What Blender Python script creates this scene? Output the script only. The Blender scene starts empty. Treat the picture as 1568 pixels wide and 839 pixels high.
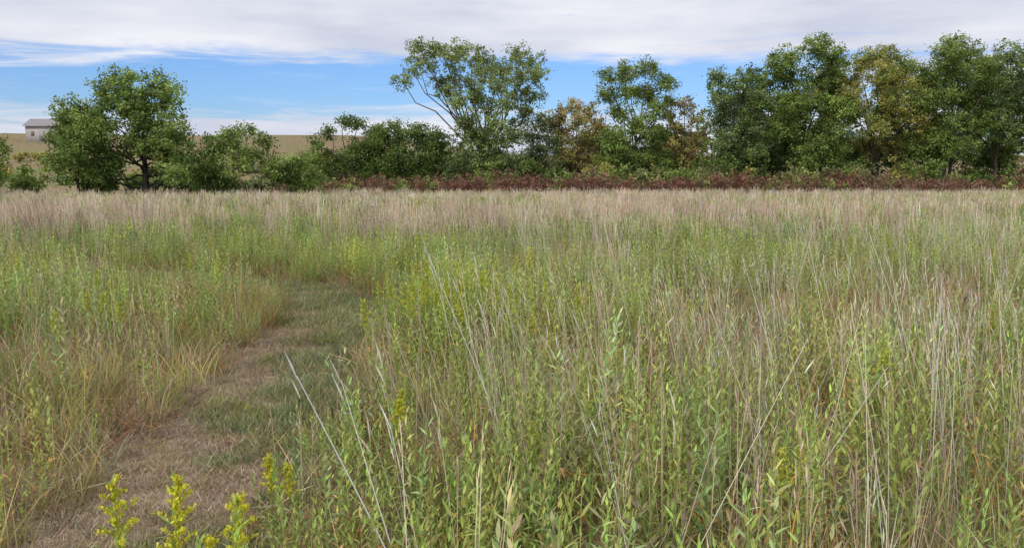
import bpy, math, numpy as np
from mathutils import Vector
rng = np.random.default_rng(7)
scene = bpy.context.scene
PI = math.pi

# ------------------------------------------------------------ helpers
def sm(a, b, x):
    t = np.clip((np.asarray(x, float) - a) / (b - a), 0, 1)
    return t * t * (3 - 2 * t)

_lat = np.random.default_rng(99).random((256, 256))
def vn(x, y, s, seed=0):
    x = np.asarray(x, float) / s + 37.3 * seed + 1000; y = np.asarray(y, float) / s + 17.9 * seed + 1000
    xi = np.floor(x).astype(int); yi = np.floor(y).astype(int)
    fx = x - xi; fy = y - yi
    fx = fx * fx * (3 - 2 * fx); fy = fy * fy * (3 - 2 * fy)
    g = lambda a, b: _lat[a % 256, b % 256]
    return (g(xi, yi) * (1 - fx) + g(xi + 1, yi) * fx) * (1 - fy) + (g(xi, yi + 1) * (1 - fx) + g(xi + 1, yi + 1) * fx) * fy

def gz(x, y):
    x = np.asarray(x, float); y = np.asarray(y, float)
    z = -0.026 * np.clip(y, -20, 74)
    A = 4.6 + 5.3 * sm(5, -45, x)
    z = z + A * sm(98, 215, y)
    z = z + (vn(x, y, 22, 3) - .5) * 1.2 * sm(95, 140, y)
    z = z + (vn(x, y, 1.3, 5) - .5) * 0.05
    return z

PATH = np.array([(-0.9, -3), (-1.2, 0), (-1.5, 2), (-1.65, 3.43), (-1.74, 4.63), (-1.9, 6.14), (-2.0, 7.6), (-2.02, 9.0), (-2.25, 10.3), (-2.9, 11.5), (-4.1, 12.3), (-6, 13.1), (-9, 14.2), (-13, 15)])
def path_d(x, y):
    """signed distance to path centreline (positive = right side)"""
    x = np.asarray(x, float); y = np.asarray(y, float)
    best = np.full(x.shape, 1e9); sg = np.zeros(x.shape)
    for a, b in zip(PATH[:-1], PATH[1:]):
        d = b - a; L2 = (d ** 2).sum()
        t = np.clip(((x - a[0]) * d[0] + (y - a[1]) * d[1]) / L2, 0, 1)
        px = a[0] + t * d[0]; py = a[1] + t * d[1]
        dd = np.hypot(x - px, y - py)
        s = np.sign((x - px) * d[1] - (y - py) * d[0])
        m = dd < best
        best = np.where(m, dd, best); sg = np.where(m, s, sg)
    return best * sg

class QB:
    def __init__(s): s.V = []; s.Q = []; s.C = []; s.M = []; s.n = 0
    def add(s, V, Q, C, mat=0):
        V = np.asarray(V, float).reshape(-1, 3); Q = np.asarray(Q, int).reshape(-1, 4)
        C = np.asarray(C, float)
        if C.ndim == 1: C = np.tile(C, (len(V), 1))
        s.V.append(V); s.Q.append(Q + s.n); s.C.append(C[:, :3]); s.M.append(np.full(len(Q), mat)); s.n += len(V)
    def arr(s):
        if len(s.V) > 1:
            s.V = [np.concatenate(s.V)]; s.Q = [np.concatenate(s.Q)]; s.C = [np.concatenate(s.C)]; s.M = [np.concatenate(s.M)]
        return s.V[0], s.Q[0], s.C[0], s.M[0]
    def mesh(s, name, mats):
        V, Q, C, M = s.arr()
        me = bpy.data.meshes.new(name)
        me.vertices.add(len(V)); me.vertices.foreach_set('co', V.astype(np.float32).ravel())
        me.loops.add(len(Q) * 4); me.loops.foreach_set('vertex_index', Q.astype(np.int32).ravel())
        me.polygons.add(len(Q)); me.polygons.foreach_set('loop_start', np.arange(0, len(Q) * 4, 4, dtype=np.int32))
        me.polygons.foreach_set('loop_total', np.full(len(Q), 4, dtype=np.int32))
        me.polygons.foreach_set('material_index', M.astype(np.int32))
        a = me.color_attributes.new('Col', 'FLOAT_COLOR', 'POINT')
        a.data.foreach_set('color', np.concatenate([C, np.ones((len(C), 1))], 1).astype(np.float32).ravel())
        for m in mats: me.materials.append(m)
        me.update(calc_edges=True)
        return me
    def obj(s, name, mats, link=True):
        o = bpy.data.objects.new(name, s.mesh(name, mats))
        if link: scene.collection.objects.link(o)
        return o

def rotm(rx, ry, rz):
    cx, sx_, cy, sy, cz, sz = np.cos(rx), np.sin(rx), np.cos(ry), np.sin(ry), np.cos(rz), np.sin(rz)
    R = np.empty((len(rx), 3, 3))
    R[:, 0, 0] = cz * cy; R[:, 0, 1] = cz * sy * sx_ - sz * cx; R[:, 0, 2] = cz * sy * cx + sz * sx_
    R[:, 1, 0] = sz * cy; R[:, 1, 1] = sz * sy * sx_ + cz * cx; R[:, 1, 2] = sz * sy * cx - cz * sx_
    R[:, 2, 0] = -sy; R[:, 2, 1] = cy * sx_; R[:, 2, 2] = cy * cx
    return R

def merge(q, variants, P, rot, scl, idx, gain):
    """stamp plant variants into one mesh; gain = per-plant colour multiplier (n,3)"""
    for k in range(len(variants)):
        m = idx == k
        if not m.any(): continue
        V, Q, C, _ = variants[k].arr(); n = int(m.sum())
        R = rotm(*rot[m].T)
        VV = np.einsum('nij,vj->nvi', R, V) * scl[m][:, None, None] + P[m][:, None, :]
        QQ = Q[None] + (np.arange(n) * len(V))[:, None, None]
        CC = np.clip(C[None] * gain[m][:, None, :], .005, .9)
        q.add(VV.reshape(-1, 3), QQ.reshape(-1, 4), CC.reshape(-1, 3))

def ribbons(qb, r, base, az, th0, curv, L, W, col, prof, mat=0, tip=None, face=False):
    base = np.asarray(base, float).reshape(-1, 3); n = len(base)
    f = lambda v: np.broadcast_to(np.asarray(v, float), (n,))
    az, th0, curv, L, W = map(f, (az, th0, curv, L, W))
    K = len(prof); pos = base.copy(); col = np.asarray(col, float)
    if col.ndim == 1: col = np.tile(col, (n, 1))
    tip = col if tip is None else (np.tile(np.asarray(tip, float), (n, 1)) if np.asarray(tip).ndim == 1 else tip)
    phi = (np.zeros(n) if face else r.uniform(-1.4, 1.4, n))
    Vs = []; Cs = []
    for k in range(K):
        t = k / (K - 1); th = th0 + curv * t
        d = np.stack([np.sin(th) * np.cos(az), np.sin(th) * np.sin(az), np.cos(th)], 1)
        sd = np.stack([-np.sin(az), np.cos(az), 0 * az], 1); nn = np.cross(d, sd)
        side = sd * np.cos(phi)[:, None] + nn * np.sin(phi)[:, None]
        w = (W * prof[k] / 2)[:, None]
        Vs += [pos - side * w, pos + side * w]
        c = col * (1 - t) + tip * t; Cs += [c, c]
        if k < K - 1: pos = pos + d * (L / (K - 1))[:, None]
    V = np.stack(Vs, 1).reshape(-1, 3); C = np.stack(Cs, 1).reshape(-1, 3)
    o = np.arange(n)[:, None] * (2 * K)
    Q = np.concatenate([np.stack([o[:, 0] + 2 * k, o[:, 0] + 2 * k + 1, o[:, 0] + 2 * k + 3, o[:, 0] + 2 * k + 2], 1) for k in range(K - 1)])
    qb.add(V, Q, C, mat)
    return pos

def tube(qb, pts, rad, col, sides=6, mat=1):
    pts = np.asarray(pts, float); rings = []
    for i in range(len(pts)):
        d = pts[min(i + 1, len(pts) - 1)] - pts[max(i - 1, 0)]; d /= np.linalg.norm(d) + 1e-9
        u = np.cross(d, [0.13, 1, 0.07]); u /= np.linalg.norm(u) + 1e-9; v = np.cross(d, u)
        a = np.arange(sides) * 2 * PI / sides
        rings.append(pts[i] + rad[i] * (np.cos(a)[:, None] * u + np.sin(a)[:, None] * v))
    V = np.concatenate(rings); Q = []
    for i in range(len(pts) - 1):
        for j in range(sides):
            a = i * sides + j; b = i * sides + (j + 1) % sides
            Q.append((a, b, b + sides, a + sides))
    qb.add(V, Q, col, mat)

def curve_pts(p0, p1, r, k=5, wob=.08, sag=0.15):
    p0 = np.array(p0, float); p1 = np.array(p1, float); L = np.linalg.norm(p1 - p0)
    out = []
    for i in range(k):
        t = i / (k - 1)
        p = p0 * (1 - t) + p1 * t
        p[2] -= sag * L * math.sin(PI * t) * .5
        if 0 < i < k - 1: p = p + r.normal(0, wob * L * .35, 3)
        out.append(p)
    return out

# ------------------------------------------------------------ materials
def nt(mat):
    mat.use_nodes = True; t = mat.node_tree; t.nodes.clear(); return t, t.nodes, t.links

def veg_mat(name, transl=.3, rough=.6, rnd=.0, patch=.25, pscale=.6):
    m = bpy.data.materials.new(name); t, N, L = nt(m)
    out = N.new('ShaderNodeOutputMaterial')
    at = N.new('ShaderNodeAttribute'); at.attribute_name = 'Col'
    oi = N.new('ShaderNodeObjectInfo'); geo = N.new('ShaderNodeNewGeometry')
    ns = N.new('ShaderNodeTexNoise'); ns.inputs['Scale'].default_value = pscale; ns.inputs['Detail'].default_value = 2
    L.new(geo.outputs['Position'], ns.inputs['Vector'])
    m1 = N.new('ShaderNodeMapRange'); m1.inputs['To Min'].default_value = 1 - rnd; m1.inputs['To Max'].default_value = 1 + rnd
    L.new(oi.outputs['Random'], m1.inputs['Value'])
    m2 = N.new('ShaderNodeMapRange'); m2.inputs['From Min'].default_value = .3; m2.inputs['From Max'].default_value = .7
    m2.inputs['To Min'].default_value = 1 - patch; m2.inputs['To Max'].default_value = 1 + patch
    L.new(ns.outputs['Fac'], m2.inputs['Value'])
    mu = N.new('ShaderNodeMath'); mu.operation = 'MULTIPLY'; L.new(m1.outputs[0], mu.inputs[0]); L.new(m2.outputs[0], mu.inputs[1])
    sc = N.new('ShaderNodeVectorMath'); sc.operation = 'SCALE'; L.new(at.outputs['Color'], sc.inputs[0]); L.new(mu.outputs[0], sc.inputs['Scale'])
    p = N.new('ShaderNodeBsdfPrincipled'); p.inputs['Roughness'].default_value = rough; p.inputs['Specular IOR Level'].default_value = .15
    L.new(sc.outputs[0], p.inputs['Base Color'])
    if transl > 0:
        tr = N.new('ShaderNodeBsdfTranslucent'); mx = N.new('ShaderNodeMixShader'); mx.inputs[0].default_value = transl
        L.new(sc.outputs[0], tr.inputs['Color'])
        L.new(p.outputs[0], mx.inputs[1]); L.new(tr.outputs[0], mx.inputs[2]); L.new(mx.outputs[0], out.inputs[0])
    else: L.new(p.outputs[0], out.inputs[0])
    return m

M_GRASS = veg_mat('grass_blades', patch=.15)
M_TILE = veg_mat('distant_grass_blades', rnd=.12, patch=.22, pscale=.25)
M_LEAF = veg_mat('tree_leaves', transl=.35, patch=.2, pscale=.35)
M_BARK = veg_mat('bark', transl=0.0, rough=.9, patch=.5, pscale=3)

def ramp_mat(name, stops, scale, detail=6, bump=.3, second=None):
    m = bpy.data.materials.new(name); t, N, L = nt(m)
    out = N.new('ShaderNodeOutputMaterial'); p = N.new('ShaderNodeBsdfPrincipled'); p.inputs['Roughness'].default_value = .95
    p.inputs['Specular IOR Level'].default_value = .1
    geo = N.new('ShaderNodeNewGeometry')
    ns = N.new('ShaderNodeTexNoise'); ns.inputs['Scale'].default_value = scale; ns.inputs['Detail'].default_value = detail; ns.inputs['Roughness'].default_value = .7
    L.new(geo.outputs['Position'], ns.inputs['Vector'])
    cr = N.new('ShaderNodeValToRGB'); e = cr.color_ramp.elements
    e[0].position, e[0].color = stops[0][0], (*stops[0][1], 1); e[1].position, e[1].color = stops[-1][0], (*stops[-1][1], 1)
    for q, c in stops[1:-1]:
        x = e.new(q); x.color = (*c, 1)
    L.new(ns.outputs['Fac'], cr.inputs[0]); colsock = cr.outputs[0]
    if second:
        n2 = N.new('ShaderNodeTexNoise'); n2.inputs['Scale'].default_value = second[1]; n2.inputs['Detail'].default_value = 4
        L.new(geo.outputs['Position'], n2.inputs['Vector'])
        mr = N.new('ShaderNodeMapRange'); mr.inputs['From Min'].default_value = .48; mr.inputs['From Max'].default_value = .66
        L.new(n2.outputs['Fac'], mr.inputs[0])
        mx = N.new('ShaderNodeMix'); mx.data_type = 'RGBA'; L.new(mr.outputs[0], mx.inputs[0])
        L.new(cr.outputs[0], mx.inputs[6]); mx.inputs[7].default_value = (*second[0], 1); colsock = mx.outputs[2]
    L.new(colsock, p.inputs['Base Color'])
    b = N.new('ShaderNodeBump'); b.inputs['Strength'].default_value = bump; b.inputs['Distance'].default_value = .05
    L.new(ns.outputs['Fac'], b.inputs['Height']); L.new(b.outputs[0], p.inputs['Normal'])
    L.new(p.outputs[0], out.inputs[0]); return m

M_GROUND = ramp_mat('dry_ground', [(.3, (.10, .075, .04)), (.5, (.23, .175, .10)), (.7, (.35, .27, .16))], 1.5, second=((.18, .19, .08), .06))
M_PATH = ramp_mat('mown_path', [(.3, (.13, .095, .06)), (.5, (.27, .205, .13)), (.7, (.38, .30, .195))], 14, bump=.8, second=((.15, .17, .07), 1.1))

# ------------------------------------------------------------ ground
xs = np.unique(np.concatenate([np.arange(-60, 60.1, 1.), np.arange(-320, 321, 8.), np.linspace(-3500, 3500, 29)]))
ys = np.unique(np.concatenate([np.arange(-20, 80, 1.), np.arange(80, 300, 5.), np.linspace(-600, 4000, 30)]))
X, Y = np.meshgrid(xs, ys); Z = gz(X, Y)
qb = QB(); nx = len(xs)
ii = (np.arange(len(ys) - 1)[:, None] * nx + np.arange(nx - 1)[None]).ravel()
qb.add(np.stack([X.ravel(), Y.ravel(), Z.ravel()], 1), np.stack([ii, ii + 1, ii + nx + 1, ii + nx], 1), (.3, .3, .3))
g = qb.obj('ground', [M_GROUND])
g.data.polygons.foreach_set('use_smooth', np.ones(len(g.data.polygons), bool))

def smooth_path():
    P = PATH; out = []
    for i in range(1, len(P) - 2):
        for t in np.linspace(0, 1, 8, endpoint=False):
            p0, p1, p2, p3 = P[i - 1:i + 3]
            out.append(.5 * ((2 * p1) + (-p0 + p2) * t + (2 * p0 - 5 * p1 + 4 * p2 - p3) * t ** 2 + (-p0 + 3 * p1 - 3 * p2 + p3) * t ** 3))
    return np.array(out)
SP = smooth_path(); qb = QB(); V = []; W = 9
tan = np.gradient(SP, axis=0); tan /= np.linalg.norm(tan, axis=1)[:, None]
for i, p in enumerate(SP):
    nrm = np.array([tan[i][1], -tan[i][0]])
    hw = .66 + .14 * (vn(p[0], p[1], .8, 9) - .5)
    for j in range(W):
        q = p + nrm * hw * (j / (W - 1) * 2 - 1)
        V.append((q[0], q[1], float(gz(q[0], q[1])) + .02))
Q = [(i * W + j, i * W + j + 1, (i + 1) * W + j + 1, (i + 1) * W + j) for i in range(len(SP) - 1) for j in range(W - 1)]
qb.add(V, Q, (.3, .3, .3)); qb.obj('mown_path', [M_PATH])

# ------------------------------------------------------------ plant variants
PALE_ST = np.array((.78, .69, .56)); TAN = np.array((.65, .54, .40)); PINK = np.array((.58, .44, .36)); RUST = np.array((.40, .23, .115)); THATCH = np.array((.35, .255, .16))
GRN = np.array((.21, .295, .075)); GRN2 = np.array((.325, .405, .11)); OLV = np.array((.38, .37, .14)); AMB = np.array((.57, .36, .10)); SAGE = np.array((.30, .36, .165)); YEL = np.array((.47, .42, .15))
def jit(r, c, n, a=.18, b=.07):
    return np.clip(c * (1 + r.normal(0, a, (n, 1))) * (1 + r.normal(0, b, (n, 3))), .01, .9)
def disc(r, n, R):
    a = r.uniform(0, 2 * PI, n); q = R * np.sqrt(r.random(n)); return np.stack([q * np.cos(a), q * np.sin(a), np.zeros(n)], 1)
BL = [.8, 1, .7, .05]; LENS = [.15, 1, .75, .05]; LENS2 = [.3, 1, .1]; ST = [1, .85, .7, .45]

def v_stalks(seed, wide=1., R=.14, n=7, lean=.0, hmin=.75, hmax=1.2, col=TAN, curl=.6):
    r = np.random.default_rng(seed); q = QB()
    az = np.where(r.random(n) < .85, PI + r.normal(0, .5, n), r.uniform(0, 2 * PI, n)) if lean else r.uniform(0, 2 * PI, n)
    L = r.uniform(hmin, hmax, n)
    b = disc(r, n, R); th = np.abs(r.normal(.06 + lean, .05 + lean * .3, n)); cv = r.normal(.03, .06, n)
    c = jit(r, col, n)
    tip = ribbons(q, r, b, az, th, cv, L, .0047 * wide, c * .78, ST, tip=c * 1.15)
    for k in range(3):
        ribbons(q, r, tip - [0, 0, .01 + .05 * k], az + r.normal(0, .8, n), th + r.uniform(0, .22, n), .1, r.uniform(.04, .09, n), .005 * wide, c * 1.08, [.3, 1, .1])
    m = int(n * curl)
    if m:
        i = r.integers(0, n, m); hgt = r.uniform(.1, .4, m)
        d = np.stack([np.sin(th[i]) * np.cos(az[i]), np.sin(th[i]) * np.sin(az[i]), np.cos(th[i])], 1)
        ribbons(q, r, b[i] + d * (L[i] * hgt)[:, None], r.uniform(0, 2 * PI, m), r.uniform(.2, .6, m), r.uniform(.4, 1.3, m), r.uniform(.08, .18, m), .0035 * wide, jit(r, col * .8, m), BL)
    return q
def v_blades(seed, col, col2, wide=1., R=.16, n=34, hmin=.22, hmax=.5, lean=.2, f=.72):
    r = np.random.default_rng(seed); q = QB(); c = np.where(r.random((n, 1)) < f, jit(r, col, n), jit(r, col2, n))
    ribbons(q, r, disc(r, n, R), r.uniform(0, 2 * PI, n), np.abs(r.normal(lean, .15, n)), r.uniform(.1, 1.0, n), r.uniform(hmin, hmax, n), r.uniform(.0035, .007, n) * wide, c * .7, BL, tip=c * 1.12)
    return q
def forb(q, r, base, H, col, n=25, low=AMB, leafL=.064, wide=1., lean=.1, stem=None, prof=LENS, oldf=.55):
    az0 = r.uniform(0, 2 * PI); th0 = abs(r.normal(lean, .06)); cv = r.normal(0, .1)
    stem = (.32, .26, .11) if stem is None else stem
    tip = ribbons(q, r, [base], az0, th0, cv, H, .005 * wide, stem, [1, .8, .5], tip=col)
    t = np.linspace(.1, 1, n) ** .85; th = th0 + cv * t * .5
    p = np.asarray(base) + (H * t)[:, None] * np.stack([np.sin(th) * math.cos(az0), np.sin(th) * math.sin(az0), np.cos(th)], 1)
    az = np.arange(n) * 2.4 + r.uniform(0, 6) + r.normal(0, .3, n)
    L = leafL * (1.2 - .65 * t) * r.uniform(.65, 1.3, n)
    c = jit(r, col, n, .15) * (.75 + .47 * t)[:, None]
    old = (r.random(n) < (oldf - 1.1 * t))[:, None]
    c = np.where(old, jit(r, low, n, .3), c)
    ribbons(q, r, p, az, 1.15 - .7 * t + r.normal(0, .25, n), .3 + .6 * (1 - t), L, L * r.uniform(.19, .29, n) * (wide ** .5), c, prof, face=True)
    return tip[0], az0, th0
def v_forb(seed, col=GRN2, ns=4, R=.13, hmin=.35, hmax=.72, **k):
    r = np.random.default_rng(seed); q = QB()
    for b in disc(r, ns, R): forb(q, r, b, r.uniform(hmin, hmax), jit(r, np.array(col), 1, .12)[0], **k)
    return q
def v_goldenrod(seed, H=.75, full=1., Y1=(.68, .65, .07)):
    r = np.random.default_rng(seed); q = QB()
    tip, az0, th0 = forb(q, r, (0, 0, 0), H, GRN2, n=44, leafL=.085, lean=.04)
    nb = 15
    for k in range(nb):
        t = k / (nb - 1); z = -.19 * full * (1 - t); L = (.025 + .055 * (1 - t)) * full * r.uniform(.7, 1.2)
        az = k * 2.4 + r.uniform(-.3, .3); b = tip + np.array([0, 0, z])
        pts = []; p = b.copy(); th = .35 + .2 * (1 - t)
        for s in range(7):
            pts.append(p.copy()); th += .12; p = p + L / 6 * np.array([math.sin(th) * math.cos(az), math.sin(th) * math.sin(az), math.cos(th)])
        ribbons(q, r, [b], az, .4, .6, L, .003, (.28, .35, .07), [1, .8, .6])
        m = 50; i = r.integers(0, 7, m); P = np.array(pts)[i] + r.normal(0, .0035, (m, 3)) + [0, 0, .003]
        ribbons(q, r, P, r.uniform(0, 6.3, m), r.uniform(0, 1.2, m), .3, r.uniform(.006, .012, m), r.uniform(.004, .008, m), jit(r, np.array(Y1), m, .25), [.5, 1])
    return q
def v_thatch(seed, c1=THATCH, c2=RUST, R=.2, n=36, wide=1.):
    r = np.random.default_rng(seed); q = QB(); c = np.where(r.random((n, 1)) < .6, jit(r, c1, n, .25), jit(r, c2, n, .25))
    b = disc(r, n, R); b[:, 2] += r.uniform(0, .08, n)
    ribbons(q, r, b, r.uniform(0, 2 * PI, n), r.uniform(.4, 1.45, n), r.uniform(-.1, .6, n), r.uniform(.12, .34, n), r.uniform(.004, .008, n) * wide, c, [.8, 1, .2])
    return q
def v_turf(seed, c1, c2, frac, n=60, R=.11, hmin=.03, hmax=.09):
    r = np.random.default_rng(seed); q = QB(); c = np.where(r.random((n, 1)) < frac, jit(r, c1, n, .2), jit(r, c2, n, .2))
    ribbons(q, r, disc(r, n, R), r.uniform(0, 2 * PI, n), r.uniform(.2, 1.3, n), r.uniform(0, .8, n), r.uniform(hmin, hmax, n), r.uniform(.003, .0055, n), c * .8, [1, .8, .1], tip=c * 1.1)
    return q
def v_lace(seed):
    r = np.random.default_rng(seed); q = QB()
    for b in disc(r, 3, .25):
        H = r.uniform(.85, 1.15); tip = ribbons(q, r, [b], r.uniform(0, 6), .05, .05, H, .012, (.12, .18, .06), [1, .8, .6])[0]
        n = 50; P = tip + disc(r, n, .09)
        ribbons(q, r, P, r.uniform(0, 6, n), 1.4, .2, .035, .03, (.75, .76, .7), [.4, 1, .4], face=True)
    return q

def instancer(name, objs_q, P, rot, scl, idx, mat):
    col = bpy.data.collections.new(name + '_variants')
    for i, q in enumerate(objs_q):
        o = q.obj('%s_plants_%02d' % (name, i), [mat], link=False); col.objects.link(o)
    me = bpy.data.meshes.new(name); me.vertices.add(len(P)); me.vertices.foreach_set('co', P.astype(np.float32).ravel())
    a = me.attributes.new('rot', 'FLOAT_VECTOR', 'POINT'); a.data.foreach_set('vector', rot.astype(np.float32).ravel())
    a = me.attributes.new('scl', 'FLOAT', 'POINT'); a.data.foreach_set('value', scl.astype(np.float32))
    a = me.attributes.new('idx', 'INT', 'POINT'); a.data.foreach_set('value', idx.astype(np.int32))
    ob = bpy.data.objects.new(name, me); scene.collection.objects.link(ob)
    ng = bpy.data.node_groups.new(name + '_gn', 'GeometryNodeTree')
    ng.interface.new_socket('Geometry', in_out='INPUT', socket_type='NodeSocketGeometry')
    ng.interface.new_socket('Geometry', in_out='OUTPUT', socket_type='NodeSocketGeometry')
    N, L = ng.nodes, ng.links
    gi = N.new('NodeGroupInput'); go = N.new('NodeGroupOutput'); ip = N.new('GeometryNodeInstanceOnPoints')
    ci = N.new('GeometryNodeCollectionInfo'); ci.inputs['Collection'].default_value = col
    ci.inputs['Separate Children'].default_value = True; ci.inputs['Reset Children'].default_value = True
    def na(nm, ty):
        n = N.new('GeometryNodeInputNamedAttribute'); n.data_type = ty; n.inputs['Name'].default_value = nm
        return [s for s in n.outputs if s.enabled and s.name == 'Attribute'][0]
    e = N.new('FunctionNodeEulerToRotation')
    L.new(na('rot', 'FLOAT_VECTOR'), e.inputs[0]); L.new(e.outputs[0], ip.inputs['Rotation'])
    L.new(na('scl', 'FLOAT'), ip.inputs['Scale']); L.new(na('idx', 'INT'), ip.inputs['Instance Index'])
    ip.inputs['Pick Instance'].default_value = True
    L.new(gi.outputs[0], ip.inputs['Points']); L.new(ci.outputs[0], ip.inputs['Instance']); L.new(ip.outputs[0], go.inputs[0])
    md = ob.modifiers.new('scatter', 'NODES'); md.node_group = ng
    return ob

def wedge(density, y0, y1, m=.74, c=2.0):
    A = m * (y1 * y1 - y0 * y0) + 2 * c * (y1 - y0); n = int(A * density)
    yy = rng.uniform(y0, y1, n * 3); keep = rng.random(n * 3) < (m * yy + c) / (m * y1 + c); yy = yy[keep][:n]
    xx = rng.uniform(-1, 1, len(yy)) * (m * yy + c)
    return xx, yy

class Sc:
    def __init__(s): s.x = []; s.y = []; s.r = []; s.s = []; s.i = []; s.g = []
    def put(s, x, y, prob, idxs, smin=.8, smax=1.2, lean=False, clear=.58, tilt=.08, hs=None, tint=(1, 1, 1), bv=.18):
        x = np.asarray(x, float); y = np.asarray(y, float)
        k = (rng.random(len(x)) < prob)
        if clear: k &= (np.abs(path_d(x, y)) > clear)
        x, y = x[k], y[k]; n = len(x)
        rz = rng.normal(0, .45, n) if lean else rng.uniform(0, 2 * PI, n)
        s.x.append(x); s.y.append(y); s.r.append(np.stack([rng.normal(0, tilt, n), rng.normal(0, tilt, n), rz], 1))
        sc = rng.uniform(smin, smax, n)
        if hs is not None: sc = sc * hs(x, y)
        s.s.append(sc); s.i.append(rng.choice(idxs, n))
        s.g.append((1 + rng.normal(0, bv, (n, 1))) * (1 + rng.normal(0, .05, (n, 3))) * np.array(tint))
    def cat(s):
        x = np.concatenate(s.x); y = np.concatenate(s.y)
        return x, y, np.concatenate(s.r), np.concatenate(s.s), np.concatenate(s.i), np.concatenate(s.g)
    def bake(s, variants, flat=False):
        x, y, r, sc, i, g = s.cat(); q = QB()
        merge(q, variants, np.stack([x, y, (0 * x if flat else gz(x, y)) - .01], 1), r, sc, i, g); return q

def green_p(x, y):
    g = sm(.25, .55, vn(x, y, 2.2, 1) * .55 + vn(x, y, .8, 2) * .45)
    pd = path_d(x, y)
    left = sm(-.3, -.6, pd) * sm(-3.0, -1.7, pd) * sm(12, 8, y)     # drier bank left of the path
    bl = sm(-1.8, -3.0, x) * sm(6, 4.2, y)
    return np.clip(g * (1 - .5 * left) * (1 - .65 * bl), 0, 1)
def tan_p(x, y):
    t = sm(.35, .65, vn(x, y, 3.1, 4) * .5 + vn(x, y, 1.1, 6) * .5)
    return np.clip(.15 + .85 * t, 0, 1)
edge = lambda x, y: .6 + .4 * sm(.5, 1.3, np.abs(path_d(x, y)))

# ---- near meadow (one mesh)
variants = [v_stalks(1), v_stalks(2, col=PINK), v_stalks(3, lean=.17, col=TAN), v_stalks(4, lean=.22, hmin=.9, hmax=1.3, col=PALE_ST), v_stalks(5, col=PALE_ST, n=6, hmin=1., hmax=1.4, lean=.12, curl=0),
            v_blades(11, GRN, OLV), v_blades(12, OLV, TAN), v_blades(13, GRN2, GRN), v_blades(14, PINK * .75, RUST, lean=.35, hmax=.42), v_blades(15, TAN * .7, OLV, lean=.35, hmax=.45),
            v_forb(21), v_forb(22, col=GRN), v_forb(23, col=GRN2 * 1.05, ns=5), v_forb(24, col=SAGE, ns=3, leafL=.085, hmin=.45, hmax=.76), v_forb(25, col=OLV * .9, ns=4, oldf=.9),
            v_thatch(31), v_thatch(32, RUST, THATCH), v_thatch(33, TAN * .7, THATCH), v_blades(34, YEL, OLV, lean=.3, hmin=.3, hmax=.65, n=44), v_blades(35, RUST * 1.1, AMB, lean=.25, hmin=.25, hmax=.6, n=26)]
S = Sc()
for (y0, y1, f) in ((1.9, 9, 1.), (9, 17, .62)):
    x, y = wedge(12 * f, y0, y1); S.put(x, y, .95, [15, 16, 17], .8, 1.3, clear=.6)
    x, y = wedge(30 * f, y0, y1); S.put(x, y, green_p(x, y) * .95, [10, 10, 11, 12, 12, 13, 14], .65, 1.2, hs=edge)
    x, y = wedge(11 * f, y0, y1); S.put(x, y, .45 + .5 * green_p(x, y), [5, 5, 7, 6], .7, 1.35, hs=edge)
    x, y = wedge(8 * f, y0, y1); S.put(x, y, 1.1 - .85 * green_p(x, y), [8, 9, 6, 18, 19], .7, 1.2, hs=edge)
    x, y = wedge(5.5 * f, y0, y1); S.put(x, y, tan_p(x, y) * .75, [0, 1, 0], .6, .98, hs=edge)
    x, y = wedge((6 if y0 < 5 else 8.5) * f, y0, y1); S.put(x, y, tan_p(x, y) * sm(-1, 1.2, x) * .85, [2, 3, 3, 4, 4], .7, 1.04, lean=True, hs=edge)
x, y = wedge(40, 3, 12.5); S.put(x, y, ((path_d(x, y) < -.55) & (path_d(x, y) > -1.4)) * .42, [8, 9, 16, 15, 18, 18, 5], .55, .95, clear=.55)
x, y = rng.uniform(-3.2, -1.0, 46), rng.uniform(12.6, 15.5, 46); S.put(x, y, 1., [10, 12, 10, 7], .9, 1.25, clear=.75, tint=(1.1, 1.1, .85))
x, y = rng.uniform(-1.4, .4, 70), rng.uniform(6.5, 11, 70); S.put(x, y, 1., [10, 12, 10, 12, 7], .85, 1.15, clear=.7, tint=(1.15, 1.1, .8))
x, y = rng.uniform(-1.3, -.4, 60), rng.uniform(2.6, 10, 60); S.put(x, y, 1., [10, 12, 5, 18, 8], .6, .95, clear=.58)
q = S.bake(variants); q.obj('meadow_grass', [M_GRASS]); print('near quads', sum(len(a) for a in q.Q))

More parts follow.
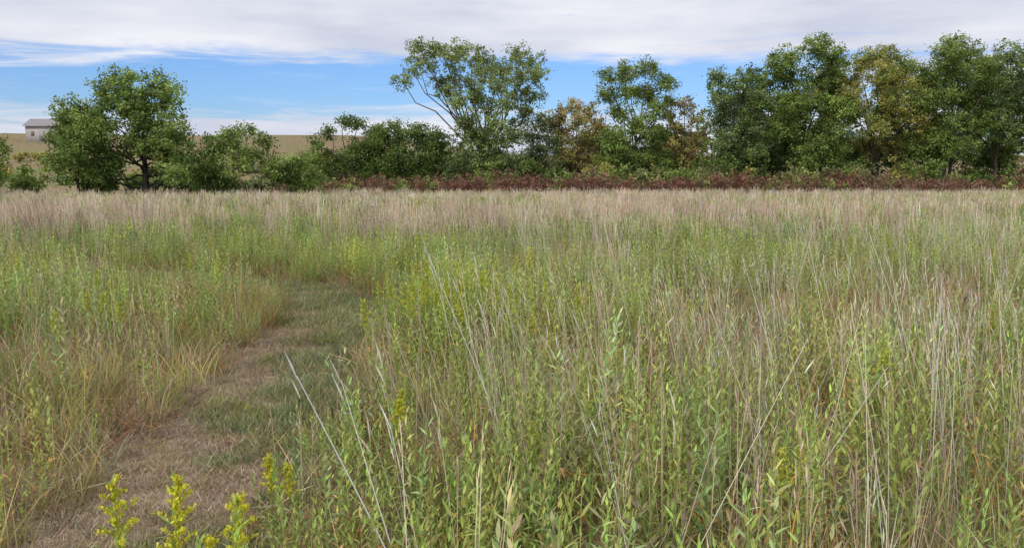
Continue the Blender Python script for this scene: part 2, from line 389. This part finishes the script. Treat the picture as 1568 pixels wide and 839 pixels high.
# ---- mid and far meadow: instanced patches
def tile_set(side, wide, R, Rs, dens, seed0, sd, hs):
    vs = [v_stalks(seed0 + 1, wide=wide, R=Rs, n=14, curl=0, hmin=.75 * hs, hmax=1.2 * hs, col=TAN * 1.1), v_stalks(seed0 + 2, wide=wide, R=Rs, n=14, col=PINK, curl=0, hmin=.7 * hs, hmax=1.1 * hs), v_stalks(seed0 + 3, wide=wide, R=Rs, n=10, lean=.14, curl=0, hmax=1.25 * hs, hmin=.75 * hs),
          v_blades(seed0 + 4, OLV * .9, TAN * .8, wide=wide, R=R, n=34, hmin=.25, hmax=.55), v_blades(seed0 + 5, GRN, OLV, wide=wide, R=R, n=34, hmin=.25, hmax=.55), v_blades(seed0 + 6, TAN * .65, RUST, wide=wide, R=R, n=34, hmin=.25, hmax=.6),
          v_forb(seed0 + 7, col=GRN2, ns=6, R=R, n=14, leafL=.065 * wide ** .5, wide=wide, prof=LENS2, hmin=.4, hmax=.74), v_forb(seed0 + 8, col=GRN * 1.1, ns=6, R=R, n=14, leafL=.065 * wide ** .5, wide=wide, prof=LENS2, hmin=.4, hmax=.74)]
    tiles = []
    for k in range(9):
        gness = (.15, .46, .82)[k // 3]; S = Sc(); A = side * side * 1.1
        def U(d): n = max(1, int(d * A * dens)); return rng.uniform(-.52, .52, n) * side, rng.uniform(-.52, .52, n) * side
        x, y = U(.65); S.put(x, y, 1, [5, 3], .8, 1.2, clear=0, bv=.25)
        x, y = U(1.55 * gness + .25); S.put(x, y, 1, [6, 7, 6, 4], .75, 1.2, clear=0, bv=.25)
        x, y = U(.5); S.put(x, y, 1, [3, 4], .8, 1.2, clear=0, bv=.25)
        x, y = U((1.15 - .85 * gness) * sd); S.put(x, y, 1, [0, 0, 1, 1, 2], .6, 1.1, clear=0, bv=.25)
        tiles.append(S.bake(vs, flat=True))
    return tiles
def place_tiles(name, side, y0, y1, tiles, gfun, m=.74, c=3.):
    P = []; I = []; R = []
    for y in np.arange(y0 + side / 2, y1, side):
        hw = m * (y + side) + c
        for x in np.arange(-math.ceil(hw / side) * side, hw + side, side):
            g = float(gfun(x, y)) + rng.normal(0, .12); k = 0 if g < .33 else (1 if g < .62 else 2)
            P.append((x, y, float(gz(x, y)))); I.append(k * 3 + rng.integers(0, 3)); R.append((-.026, 0, rng.choice([0., PI, PI / 2, -PI / 2]) + rng.normal(0, .05)))
    return instancer(name, tiles, np.array(P), np.array(R), rng.uniform(.92, 1.12, len(P)), np.array(I), M_TILE)
gm = lambda x, y: .78 * sm(.3, .65, vn(x, y, 4.5, 8)) + .13 + .2 * sm(4, -10, x)
gf = lambda x, y: .85 * sm(.32, .66, vn(x, y * 2.2, 10, 8)) + .08 + .1 * sm(60, 30, y) + .18 * sm(-4, -20, x)
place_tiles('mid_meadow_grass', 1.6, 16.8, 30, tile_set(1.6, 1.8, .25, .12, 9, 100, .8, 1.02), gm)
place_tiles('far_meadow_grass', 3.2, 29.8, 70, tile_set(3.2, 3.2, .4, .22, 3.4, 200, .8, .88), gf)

# goldenrods
YG2 = (.58, .59, .09)
gv = [v_goldenrod(61), v_goldenrod(62, .8, 1.1), v_goldenrod(63, .7, .8), v_goldenrod(64, .75, 1.2, YG2), v_goldenrod(65, .7, 1., YG2)]
gp = [(-1.0, 2.05, 1.04, 1), (-1.14, 2.2, 1.04, 0), (-.93, 2.02, .98, 2), (-.84, 2.12, 1.06, 2), (-.84, 2.85, .86, 2), (-.78, 2.95, .8, 2), (-.62, 3.7, .86, 2), (-.56, 3.9, .8, 2)]
gp += [(a, b, s, 3 + (i % 2)) for i, (a, b, s) in enumerate([(-1.0, 7.4, .92), (-.6, 7.3, 1.), (-1.2, 7.8, .85), (-.55, 8.2, 1.), (-.4, 7.9, 1.05), (-.75, 8., .95), (-.5, 7.5, 1.02), (-1.4, 8.4, .8), (.2, 5.2, .85), (.05, 6.2, .9), (.55, 6.5, .95),
      (.45, 4.2, .85), (1.05, 3.0, .8), (1.1, 3.1, .78), (.7, 5, .85), (.3, 8, .9), (.7, 7.6, .95), (1.6, 7, .85), (-3.6, 6.2, .8), (-3.9, 7.2, .9), (.12, 3.3, .8), (2.3, 5, .85)])]
gp += [(a, b, s, 3 + rng.integers(0, 2)) for a, b, s in zip(rng.normal(-.55, .45, 30), rng.uniform(6, 10, 30), rng.uniform(.85, 1.12, 30)) if abs(path_d(a, b)) > .8]
gp += [(a, b, .88, 3 + rng.integers(0, 2)) for a, b in zip(rng.uniform(-7, 9, 50), rng.uniform(6, 16, 50)) if abs(path_d(a, b)) > .8]
gp = np.array(gp)
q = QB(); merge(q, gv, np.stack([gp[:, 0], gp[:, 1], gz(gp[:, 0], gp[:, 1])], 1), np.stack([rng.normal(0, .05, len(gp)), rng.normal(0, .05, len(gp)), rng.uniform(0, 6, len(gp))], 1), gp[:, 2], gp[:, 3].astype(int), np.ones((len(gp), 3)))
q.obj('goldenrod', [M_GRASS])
lx = np.concatenate([rng.uniform(-9, -3, 12), rng.uniform(2, 14, 8)]); ly = np.concatenate([rng.uniform(24, 38, 12), rng.uniform(36, 50, 8)]); n = len(lx)
q = QB(); merge(q, [v_lace(71), v_lace(72)], np.stack([lx, ly, gz(lx, ly)], 1), np.zeros((n, 3)), rng.uniform(.8, 1, n), rng.integers(0, 2, n), np.ones((n, 3))); q.obj('queen_annes_lace', [M_GRASS])

# path turf
tv = [v_turf(81, GRN * .85, OLV, .7), v_turf(82, SAGE * .8, TAN * .7, .75), v_turf(83, TAN * .8, THATCH, .6), v_turf(84, PINK * .82, TAN * .72, .6), v_turf(85, THATCH, OLV, .6)]
x = rng.uniform(-7, 0, 60000); y = rng.uniform(1.2, 15, 60000); pd = path_d(x, y); k = np.abs(pd) < .85; x, y, pd = x[k][:4800], y[k][:4800], pd[k][:4800]
gr = (pd * 1.3 + (vn(x, y, .4, 11) - .5) * 1.7 + (vn(x, y, 1.4, 12) - .5) * .9 + .05 * (y - 6)) > .04
idx = np.where(gr, rng.choice([0, 1, 1, 4], len(x)), rng.choice([2, 3, 3, 2, 4], len(x)))
n = len(x); q = QB(); merge(q, tv, np.stack([x, y, gz(x, y) + .015], 1), np.stack([0 * x, 0 * x, rng.uniform(0, 6.3, n)], 1), np.where(gr, rng.uniform(.8, 1.6, n), rng.uniform(.55, 1.0, n)), idx, 1 + rng.normal(0, .2, (n, 1)) * np.ones((1, 3)))
q.obj('path_turf', [M_GRASS])

# ------------------------------------------------------------ trees
def leaves(q, r, C, cr, nl, size, col, col2=None, f2=0., vary=.3):
    n = len(C); cb = np.clip(1 + r.normal(0, vary, n), .45, 1.8)
    pick = (r.random(n) < f2)
    base = np.where(pick[:, None], np.asarray(col2 if col2 is not None else col), np.asarray(col)) * cb[:, None]
    i = np.repeat(np.arange(n), nl); m = len(i)
    P = C[i] + r.normal(0, 1, (m, 3)) * (cr[i][:, None] * [.55, .55, .42])
    a = r.normal(0, 1, (m, 3)); a /= np.linalg.norm(a, axis=1)[:, None]
    b = np.cross(a, r.normal(0, 1, (m, 3)) + [0, 0, .8]); b /= np.linalg.norm(b, axis=1)[:, None]
    s = size * r.uniform(.7, 1.3, m)[:, None]
    V = np.stack([P - a * s * .55, P + b * s * .33, P + a * s * .55, P - b * s * .33], 1).reshape(-1, 3)
    c = base[i] * r.uniform(.75, 1.3, (m, 1)) * (1 + r.normal(0, .06, (m, 3)))
    q.add(V, np.arange(m * 4).reshape(-1, 4), np.repeat(np.clip(c, .005, .8), 4, 0), 0)

def make_tree(name, x, y, lobes, th, tr, col, seed, col2=None, f2=.15, dens=25, nl=32, size=.2, bark=(.085, .07, .055), depth=.55, stems=1, cr=(.3, .56), grow=1.16, limb=.34):
    r = np.random.default_rng(seed); q = QB()
    lobes = np.array(lobes, float); w = max(2., np.ptp(lobes[:, 0]))
    trunks = []
    for s in range(stems):
        top = np.array([lobes[:, 0].mean() * .35 + (s - (stems - 1) / 2) * .9, r.normal(0, .3), th])
        b0 = np.array([(s - (stems - 1) / 2) * .4, r.normal(0, .15), -.15]) if stems > 1 else np.array([0, 0, -.15])
        pts = curve_pts(b0, top, r, 6, .05, 0)
        rr = np.linspace(tr, tr * .55, 6) / (1 if stems == 1 else 1.3); rr[0] *= 1.35
        tube(q, pts, rr, bark, 8); trunks.append(pts)
    allC = []; allr = []
    for (dx, h, R) in lobes:
        dy = r.uniform(-1, 1) * depth * w * .5; R = R * grow
        c = np.array([dx, dy, h]); pts = trunks[r.integers(0, stems)]
        st = pts[r.integers(3, 6)] if h > th else pts[r.integers(2, 4)]
        tube(q, curve_pts(st, c, r, 6, .12, .2), np.linspace(tr * limb, .03, 6), bark, 6)
        n = max(6, int(dens * R * R * .85)); d = r.normal(0, 1, (n, 3)); d /= np.linalg.norm(d, axis=1)[:, None]
        rad = R * (r.random(n) ** .5) * r.uniform(.8, 1.22, n)
        C = c + d * rad[:, None] * [1, 1, .88]
        C[:, 2] = np.maximum(C[:, 2], .5)
        allC.append(C); allr.append(r.uniform(*cr, n))
        for j in r.choice(n, min(n, 9), replace=False):
            tube(q, curve_pts(c + r.normal(0, .15, 3), C[j], r, 3, .1, .1), (.03, .02, .01), bark, 3)
    C = np.concatenate(allC); cr_ = np.concatenate(allr)
    leaves(q, r, C, cr_, nl, size, col, col2, f2)
    o = q.obj(name, [M_LEAF, M_BARK]); o.location = (x, y, float(gz(x, y)))
    return o

G1 = (.19, .27, .07); G2 = (.14, .205, .055); G3 = (.26, .335, .09); G4 = (.205, .265, .11); YG = (.39, .37, .11); OR = (.38, .28, .13); BR = (.28, .20, .11); PALE = (.29, .35, .145)
make_tree('walnut_tree', -28, 61.5, [(-3.2, 8.2, 1.3), (-1.2, 8.8, 1.4), (.8, 8.9, 1.3), (2.3, 7.6, 1.2), (-3.6, 6.2, 1.4), (-1, 6.8, 1.4), (1.2, 6.4, 1.4), (3.1, 5.4, 1.4), (4.7, 4, 1.2), (-4, 4.2, 1.4), (-1.6, 4.6, 1.3), (2, 3.9, 1.3), (5.1, 2.6, 1.), (-3.2, 2.6, 1.), (3.4, 2.4, 1.1), (-2, 3, .9), (.6, 4.8, 1.2), (-5, 2.4, 1.), (-.2, 7.6, 1.3), (2, 5, 1.2), (-2.6, 5.4, 1.3), (3.8, 3.2, 1.2), (5.6, 4.6, .9)], 3.4, .3, G1, 1, G3, .25, bark=(.035, .03, .025), grow=1.14, limb=.28)
make_tree('walnut_tree', -33.3, 62.5, [(0, 7, 1.1), (-.8, 6, 1.1), (1, 6, 1.2), (-1.2, 4.6, 1.2), (.4, 4.6, 1.4), (1.8, 4, 1.2), (-1.6, 3, 1.2), (0, 2.4, 1.2), (2, 2.2, 1.)], 2.4, .16, G1, 2, G3, .3, stems=2)
make_tree('walnut_tree', -41.6, 61.5, [(0, 6.2, 1.1), (-1.2, 5, 1.4), (1.2, 5.4, 1.1), (2.2, 4, 1.1), (0, 3.6, 1.4), (1.6, 2.6, 1.1), (-2, 3, 1.2)], 2.4, .2, G1, 3, G3, .3)
make_tree('walnut_tree', -48, 63, [(0, 7.2, 1.5), (-1.6, 5.6, 1.6), (1.6, 5.6, 1.4), (0, 4, 1.7), (2.4, 3.6, 1.3), (-2.4, 3.2, 1.4)], 2.6, .22, G1, 4, G3, .3)
make_tree('young_locust_tree', -19.8, 61.5, [(-1.4, 5, .8), (-.2, 5.4, .8), (.9, 4.7, .8), (-1, 4, .8), (.4, 3.8, .9), (1.4, 3.3, .8), (-.6, 2.7, .7), (1.4, 2.2, .7)], 2, .08, G3, 5, G1, .3, stems=3, bark=(.18, .15, .12), grow=1.05, dens=22)
make_tree('young_locust_tree', -17.2, 64, [(-.8, 2.8, .9), (.6, 3.1, .8), (0, 2, 1.), (1.6, 2, .8), (-1.6, 1.8, .8)], 1.4, .06, G1, 6, G3, .3, stems=2)
make_tree('elm_tree', -17, 82, [(.4, 7.3, .8), (1.8, 6.9, .8), (-1.6, 6.3, .8), (-2.8, 5.2, .8), (3, 6.4, .9), (-2.9, 3.8, 1.), (-1.5, 4, .9), (1.2, 4.6, 1.2), (2.8, 4.6, 1.3), (0, 2.8, 1.3), (2.4, 2.6, 1.4), (-2.4, 2.2, 1.1)], 4, .2, G2, 11, G3, .2)
make_tree('hackberry_tree', -10.6, 81, [(-2.6, 5.6, 1.6), (-.6, 6.1, 1.5), (1.6, 5.9, 1.6), (3.3, 5, 1.6), (-3, 3.4, 1.7), (-.6, 3.8, 1.8), (1.8, 3.6, 1.8), (3.8, 2.8, 1.5), (-3.4, 1.7, 1.3), (-1, 1.7, 1.5), (1.5, 1.6, 1.5)], 2.5, .2, G2, 12, G1, .25, dens=34, grow=1.05)
make_tree('cottonwood_tree', -2.6, 83, [(-6.5, 14.4, 1.2), (-7.2, 13.8, .9), (-8.3, 11.3, .9), (-7.4, 12.4, .9), (-5.5, 12.9, 1.), (-4.3, 14.2, 1.1), (-2.7, 14.6, 1.3), (-.8, 13.8, 1.3), (.6, 13, 1.3), (2.9, 13.7, 1.2), (4.5, 13.2, 1.2), (5.2, 11.8, 1.1), (-3.2, 12, 1.2), (-1.5, 10.6, 1.3), (1.3, 11, 1.3), (3.4, 11.6, 1.2), (4.9, 9.9, 1.), (-2.6, 9, 1.1), (2.2, 9, 1.2), (4, 8.2, 1.2), (.2, 8.8, 1.), (2.6, 6.8, 1.1), (-.4, 12.2, 1.3), (-3.4, 13.4, 1.1), (.8, 7, 1.1), (-1.6, 7.4, 1.), (3.6, 10, 1.1), (-3.8, 10.4, 1.1), (1.6, 12.4, 1.2), (-.6, 9.6, 1.2), (-4.6, 11.4, 1.)], 5.6, .34, PALE, 13, G3, .3, dens=23, depth=.45, stems=2, bark=(.14, .12, .095), cr=(.28, .5), nl=28, grow=1.12)
make_tree('mulberry_tree', -1.8, 80.5, [(-2.4, 6.4, 1.4), (-.4, 5.4, 1.4), (1.6, 5.6, 1.2), (-3, 4, 1.6), (0, 3.4, 1.6), (2.2, 3.2, 1.4), (-2, 2, 1.4), (1, 1.6, 1.2)], 2.4, .15, G4, 14, G3, .3, dens=26)
make_tree('ash_tree', 3.2, 85, [(-.5, 7.6, 1.), (1, 7.2, 1.1), (-1.3, 6, 1.1), (.6, 5.4, 1.2), (2, 5, 1.1), (-1, 4, 1.3), (1.2, 3.2, 1.3)], 3.4, .15, PALE, 15, YG, .15)
make_tree('autumn_ash_tree', 6.6, 84, [(-.5, 9, 1.), (1.2, 8.6, 1.), (-1.7, 8, .9), (.2, 7.4, 1.1), (2, 7, 1.1), (-1.4, 6, 1.1), (.8, 5.4, 1.2), (-.6, 4, 1.2), (1.6, 3.6, 1.2)], 4.4, .16, YG, 16, OR, .5, dens=22)
make_tree('elm_tree', 12.7, 83, [(-1.2, 12.3, 1.2), (.7, 12.5, 1.2), (-3, 11.9, .9), (2.9, 11.1, 1.), (-2.8, 10.2, 1.1), (-.6, 10.6, 1.4), (1.4, 10.2, 1.4), (3.6, 9.6, .8), (2, 8.6, 1.1), (-1.6, 8.4, 1.2), (0, 7, 1.5), (-2, 5.4, 1.5), (2.2, 5.8, 1.5), (0, 4, 1.7), (3, 3.5, 1.4), (-3, 3.2, 1.4)], 5.5, .26, G3, 17, G1, .3)
make_tree('autumn_ash_tree', 18, 85, [(0, 9.4, 1.), (-1.3, 8, 1.1), (1, 8.2, 1.), (-.4, 6.6, 1.2), (1.2, 5.8, 1.2), (-1.5, 5, 1.2), (.5, 3.8, 1.3)], 4.6, .15, OR, 18, YG, .5, dens=19)
make_tree('elm_tree', 21.8, 82, [(-1.2, 11.6, 1.1), (.3, 11.2, 1.), (2, 11.6, 1.2), (-1, 9.8, 1.3), (1, 9.4, 1.4), (2.8, 9.2, 1.3), (-.8, 7.6, 1.5), (1.6, 7, 1.6), (-.6, 5.2, 1.6), (2, 4.6, 1.6), (0, 2.8, 1.6)], 5, .24, G4, 19, G1, .35, dens=28)
make_tree('cottonwood_tree', 29.8, 83, [(.3, 14.6, 1.5), (-1.6, 14, 1.2), (-2.9, 13, 1.3), (2.1, 13.8, 1.4), (3.3, 12.8, 1.2), (-3.6, 11.4, 1.4), (-1.4, 12, 1.6), (1, 11.8, 1.7), (3.3, 11, 1.5), (-2.6, 9.2, 1.5), (0, 9.2, 1.5), (2.6, 8.8, 1.6), (-1.2, 6.8, 1.6), (2, 6.4, 1.6), (-3, 6.6, 1.4), (0, 4.4, 1.7), (3, 4, 1.5)], 6, .34, G1, 20, G3, .35)
make_tree('autumn_maple_tree', 37.6, 84, [(-1.9, 13.5, 1.3), (0, 14, 1.2), (1.4, 14.2, 1.2), (2.9, 12.8, 1.3), (-2.7, 11.6, 1.3), (-.6, 12, 1.5), (1.4, 11.6, 1.5), (3.2, 10.4, 1.3), (-1.8, 9.4, 1.4), (.8, 9.2, 1.5), (2.4, 7.6, 1.4), (-1, 6.8, 1.4), (0, 5, 1.4), (2.4, 4.8, 1.4), (-2.8, 8, 1.4), (3.8, 8.6, 1.4), (4.4, 11.5, 1.2), (-3.8, 10, 1.3), (4.2, 6.4, 1.4), (-3.4, 5.6, 1.4)], 6.4, .24, YG, 21, G3, .4, dens=22, stems=2)
make_tree('elm_tree', 44.4, 82.5, [(.2, 15, 1.3), (-1.4, 13.8, 1.4), (1.8, 14.2, 1.4), (-2.4, 12, 1.5), (0, 12.4, 1.7), (2.4, 12.2, 1.6), (-1.6, 10, 1.6), (1, 10, 1.6), (3, 9.8, 1.5), (-1.2, 7.4, 1.6), (1.4, 7, 1.6), (0, 4.8, 1.6), (-2.6, 4.6, 1.5), (-3.4, 9.4, 1.3), (3.4, 7.4, 1.3)], 6, .3, G1, 22, G3, .35, stems=2)
make_tree('elm_tree', 50, 84, [(.2, 14.2, 1.4), (-1.6, 13, 1.4), (1.8, 13.4, 1.4), (-1.8, 11, 1.5), (.6, 11.2, 1.7), (2.8, 11, 1.5), (-.8, 9, 1.6), (2, 8.6, 1.5), (0, 6.4, 1.4), (-2.6, 8, 1.4)], 6.5, .24, G4, 23, G1, .3, dens=22)
make_tree('cottonwood_tree', 55.5, 82, [(0, 14, 1.6), (-1.8, 12.6, 1.5), (1.8, 12.8, 1.6), (-1.2, 10.6, 1.6), (1.4, 10.4, 1.7), (0, 8.2, 1.7), (2.2, 7, 1.6)], 6, .3, G1, 24, G3, .3)
make_tree('elm_tree', 62, 84, [(0, 13.4, 1.6), (-1.8, 12, 1.5), (1.8, 12, 1.6), (-1.2, 9.6, 1.7), (1.4, 9.4, 1.7), (0, 7, 1.8), (2.2, 5, 1.8), (-2, 5, 1.6)], 5, .3, G1, 25, G3, .3)
# trees standing behind, closing the row
for k, (tx, ty, H, c1) in enumerate([(25.6, 88, 11.5, G3), (34, 89, 13.6, YG), (41.3, 88, 14.2, G3), (47.6, 89, 14.4, G1), (53.5, 89, 13.8, G3), (59, 89, 13, G1), (16.5, 89, 7.6, G3), (9.6, 89, 7.4, G1), (31, 90, 12, G1)]):
    rr_ = np.random.default_rng(300 + k)
    lob = [(rr_.normal(0, 1.6) * (1.15 - .6 * h / H), h, rr_.uniform(1.1, 1.6)) for h in np.linspace(H * .28, H - 1.3, 15)]
    make_tree('hackberry_tree', tx, ty, lob, H * .4, .2, c1, 320 + k, G1 if c1 is not G1 else G4, .35, nl=26, dens=22, size=.22)

def thicket(name, spec, seed, col_fn, nl=24, size=.24, dens=22):
    r = np.random.default_rng(seed); q = QB()
    for (x, y, h, R) in spec:
        z0 = float(gz(x, y)); n = int(dens * R * R) + 6
        d = r.normal(0, 1, (n, 3)); d /= np.linalg.norm(d, axis=1)[:, None]
        C = np.array([x, y, z0 + h * .52]) + d * (r.random(n) ** .45)[:, None] * [R, R, h * .5]
        leaves(q, r, C, r.uniform(.25, .5, n), nl, size, col_fn(r, x), vary=.3)
        for k in range(4):
            e = C[r.integers(0, n)]; tube(q, curve_pts((x + r.normal(0, .3), y + r.normal(0, .3), z0 - .1), e, r, 4, .1, 0), (.06, .05, .035, .015), (.09, .08, .06), 4)
    return q.obj(name, [M_LEAF, M_BARK])
cols = [G1, G2, G2, G3, G4, G1, YG, BR]
sp = []
for x in np.arange(-20, 66, 1.8):
    hh = rng.uniform(3.2, 5.2) + (2.2 * float(sm(0, 25, x)))
    sp.append((x + rng.normal(0, .6), 87 + rng.normal(0, 1.6), hh, rng.uniform(1.5, 2.1)))
for x in np.arange(-6, 60, 2.1):
    sp.append((x + rng.normal(0, .7), 79.8 + rng.normal(0, .8), rng.uniform(2.2, 4.4), rng.uniform(1.1, 1.8)))
thicket('undergrowth', sp, 51, lambda r, x: np.array(cols[r.integers(0, 8 if x > 5 else 5)]))
sp = [(x + rng.normal(0, .5), 66 + rng.normal(0, 2.), rng.uniform(1.6, 3.0), rng.uniform(.9, 1.4)) for x in np.arange(-54, -17, 1.6)]
thicket('hedge_shrubs', sp, 52, lambda r, x: np.array([G1, G2, G3][r.integers(0, 3)]))
RB = np.array((.24, .12, .085)); RB2 = np.array((.26, .175, .11))
sp = []
for x in np.arange(-21, 60, .6):
    for row in range(3):
        yy = 71.8 + row * 1.9 + rng.normal(0, .5)
        hv = .85 + .45 * float(vn(x, yy, 3.2, 15))
        sp.append((x + rng.normal(0, .4), yy, rng.uniform(1.55, 2.0) * (1, 1.05, 1.15)[row] * hv, rng.uniform(.5, .8)))
thicket('sumac_thicket', sp, 53, lambda r, x: (RB if r.random() < .35 + .6 * float(vn(x, 0, 6, 16)) else (RB2 if r.random() < .7 else np.array(G3))), nl=14, size=.19, dens=13)
sp = [(x, 77.5 + rng.normal(0, .5), rng.uniform(2.3, 3.2), 1.3) for x in np.concatenate([np.arange(8, 20, 1.3), np.arange(26, 34, 1.4), np.arange(50, 60, 1.4)])]
thicket('dogwood_shrubs', sp, 54, lambda r, x: np.array([(.22, .24, .10), G3, (.27, .26, .11)][r.integers(0, 3)]))
sp = [(rng.uniform(-90, -20), rng.uniform(95, 150), rng.uniform(.8, 2.2), rng.uniform(.8, 1.8)) for _ in range(60)]
thicket('hillside_bushes', sp, 55, lambda r, x: np.array([G3, G4, YG][r.integers(0, 3)]), nl=16, size=.35, dens=9)
sp = [(x + rng.normal(0, 2), 255 + rng.normal(0, 8), rng.uniform(6, 12), rng.uniform(4, 6)) for x in np.arange(60, 260, 5.)]
thicket('distant_treeline', sp, 56, lambda r, x: np.array((.17, .25, .15)), nl=16, size=.9, dens=3.5)

# ------------------------------------------------------------ farm building on the hill
def box(q, x0, x1, y0, y1, z0, z1, c):
    V = [(x, y, z) for z in (z0, z1) for y in (y0, y1) for x in (x0, x1)]
    q.add(V, [(0, 2, 3, 1), (4, 5, 7, 6), (0, 1, 5, 4), (2, 6, 7, 3), (0, 4, 6, 2), (1, 3, 7, 5)], c, 0)
M_PAINT = veg_mat('painted_siding', transl=0, rough=.7, patch=.08, pscale=1.5)
root = bpy.data.objects.new('farm_building', None); scene.collection.objects.link(root)
bx, by = -105.8, 186; root.location = (bx, by, float(gz(bx, by)) - .1); root.scale = (.8, .9, 1.)
q = QB(); box(q, -4.5, 4.5, -3, 3, -.8, 3.4, (.50, .47, .46))
for k in range(24): box(q, -4.45 + k * .37, -4.40 + k * .37, -3.03, -3.003, 0, 3.4, (.42, .40, .39))
o = q.obj('walls', [M_PAINT]); o.parent = root
q = QB(); q.add([(-4.9, -3.5, 3.3), (4.9, -3.5, 3.3), (4.9, 0, 4.9), (-4.9, 0, 4.9), (-4.9, 3.5, 3.3), (4.9, 3.5, 3.3), (-4.9, -3.5, 3.45), (4.9, -3.5, 3.45), (4.9, 0, 5.05), (-4.9, 0, 5.05), (-4.9, 3.5, 3.45), (4.9, 3.5, 3.45)],
                [(0, 1, 2, 3), (3, 2, 5, 4), (6, 7, 8, 9), (9, 8, 11, 10), (0, 1, 7, 6), (0, 3, 9, 6), (3, 4, 10, 9), (1, 2, 8, 7), (2, 5, 11, 8)], (.44, .41, .41), 0)
q.add([(-4.5, -3, 3.4), (-4.5, 3, 3.4), (-4.5, 0, 4.8), (-4.5, 0, 4.8), (4.5, -3, 3.4), (4.5, 3, 3.4), (4.5, 0, 4.8), (4.5, 0, 4.8)], [(0, 1, 2, 3), (4, 5, 6, 7)], (.5, .48, .47))
o = q.obj('roof', [M_PAINT]); o.parent = root
q = QB()
for wx in (-3, 2.4): box(q, wx, wx + .9, -3.08, -3.04, 1.2, 2.2, (.2, .2, .2))
box(q, -.6, .9, -3.08, -3.04, 0, 2.4, (.36, .34, .33)); o = q.obj('door_and_windows', [M_PAINT]); o.parent = root

# ------------------------------------------------------------ sky + sun
w = bpy.data.worlds.new('World'); scene.world = w; w.use_nodes = True
t = w.node_tree; N, L = t.nodes, t.links; N.clear()
out = N.new('ShaderNodeOutputWorld'); bg = N.new('ShaderNodeBackground'); bg.inputs[1].default_value = .1
SE, SA = math.radians(50), math.radians(215)
sky = N.new('ShaderNodeTexSky'); sky.sky_type = 'NISHITA'; sky.sun_disc = False; sky.sun_elevation = SE; sky.sun_rotation = SA
sky.air_density = 1.0; sky.dust_density = .6; sky.ozone_density = 2.0
tc = N.new('ShaderNodeTexCoord'); sx = N.new('ShaderNodeSeparateXYZ'); L.new(tc.outputs['Generated'], sx.inputs[0])
def M(op, a, b=None, c=None, clamp=False):
    n = N.new('ShaderNodeMath'); n.operation = op; n.use_clamp = clamp
    for i, v in enumerate((a, b, c)):
        if v is None: continue
        if isinstance(v, (int, float)): n.inputs[i].default_value = v
        else: L.new(v, n.inputs[i])
    return n.outputs[0]
def SM(v, a, b, lo=0., hi=1.):
    n = N.new('ShaderNodeMapRange'); n.interpolation_type = 'SMOOTHSTEP'
    if a > b: a, b, lo, hi = b, a, hi, lo
    n.inputs[1].default_value = a; n.inputs[2].default_value = b; n.inputs[3].default_value = lo; n.inputs[4].default_value = hi
    L.new(v, n.inputs[0]); return n.outputs[0]
az = M('ARCTAN2', sx.outputs[0], sx.outputs[1]); el = M('ARCSINE', sx.outputs[2])
def noise(sa, se, scale, detail, off=0., rough=.55, dist=0.):
    c = N.new('ShaderNodeCombineXYZ'); L.new(M('MULTIPLY', az, sa), c.inputs[0]); L.new(M('MULTIPLY', el, se), c.inputs[1]); c.inputs[2].default_value = off
    n = N.new('ShaderNodeTexNoise'); n.inputs['Scale'].default_value = scale; n.inputs['Detail'].default_value = detail; n.inputs['Roughness'].default_value = rough; n.inputs['Distortion'].default_value = dist
    L.new(c.outputs[0], n.inputs['Vector']); return n.outputs['Fac']
n1 = noise(1., 6., 2.2, 6, 3.3, .55, .3); n2 = noise(1.3, 14., 4., 8, 7.1, .62, .7); n3 = noise(1., 5., 3.4, 5, 11.)
top = M('ADD', .123, M('MULTIPLY', M('SUBTRACT', n1, .5), .08))
we = M('MULTIPLY', SM(el, .035, .075), M('SUBTRACT', 1., SM(M('SUBTRACT', el, top), -.018, .018)))
wa = M('MULTIPLY', SM(az, -.85, -.36), SM(az, .48, .22))
win = M('MULTIPLY', we, wa)
cov = M('SUBTRACT', M('ADD', .64, M('MULTIPLY', M('SUBTRACT', n2, .5), 1.9)), M('MULTIPLY', win, .64))
cov = M('ADD', cov, SM(el, .115, .15, 0., .35))
cov = M('ADD', cov, SM(el, .05, .01, 0., .15))
fac = SM(cov, .10, .76)
cr = N.new('ShaderNodeValToRGB'); e = cr.color_ramp.elements; e[0].position = .34; e[0].color = (.61, .65, .78, 1); e[1].position = .64; e[1].color = (.88, .89, .95, 1)
L.new(n3, cr.inputs[0])
sc = N.new('ShaderNodeVectorMath'); sc.operation = 'SCALE'; sc.inputs[3].default_value = 10.0; L.new(cr.outputs[0], sc.inputs[0])
tn = N.new('ShaderNodeVectorMath'); tn.operation = 'MULTIPLY'; tn.inputs[1].default_value = (.70, .98, 1.5); L.new(sky.outputs[0], tn.inputs[0])
mx = N.new('ShaderNodeMix'); mx.data_type = 'RGBA'; L.new(fac, mx.inputs[0]); L.new(tn.outputs[0], mx.inputs[6]); L.new(sc.outputs[0], mx.inputs[7])
L.new(mx.outputs[2], bg.inputs[0]); L.new(bg.outputs[0], out.inputs[0])

sd = bpy.data.lights.new('sun', 'SUN'); sd.energy = 2.3; sd.angle = math.radians(10); sd.color = (1, .94, .85)
so = bpy.data.objects.new('sun', sd); scene.collection.objects.link(so)
dirv = Vector((math.sin(SA) * math.cos(SE), math.cos(SA) * math.cos(SE), math.sin(SE)))
so.rotation_euler = dirv.to_track_quat('Z', 'Y').to_euler()

cd = bpy.data.cameras.new('camera'); cd.sensor_width = 36; cd.lens = 36 * 1230 / 1568; cd.clip_end = 6000; cd.clip_start = .05
co = bpy.data.objects.new('camera', cd); scene.collection.objects.link(co); co.location = (0, 0, 1.65)
co.rotation_euler = (math.radians(90 - 8.07), 0, 0); scene.camera = co
scene.view_settings.view_transform = 'Standard'; scene.view_settings.look = 'None'; scene.view_settings.exposure = 0
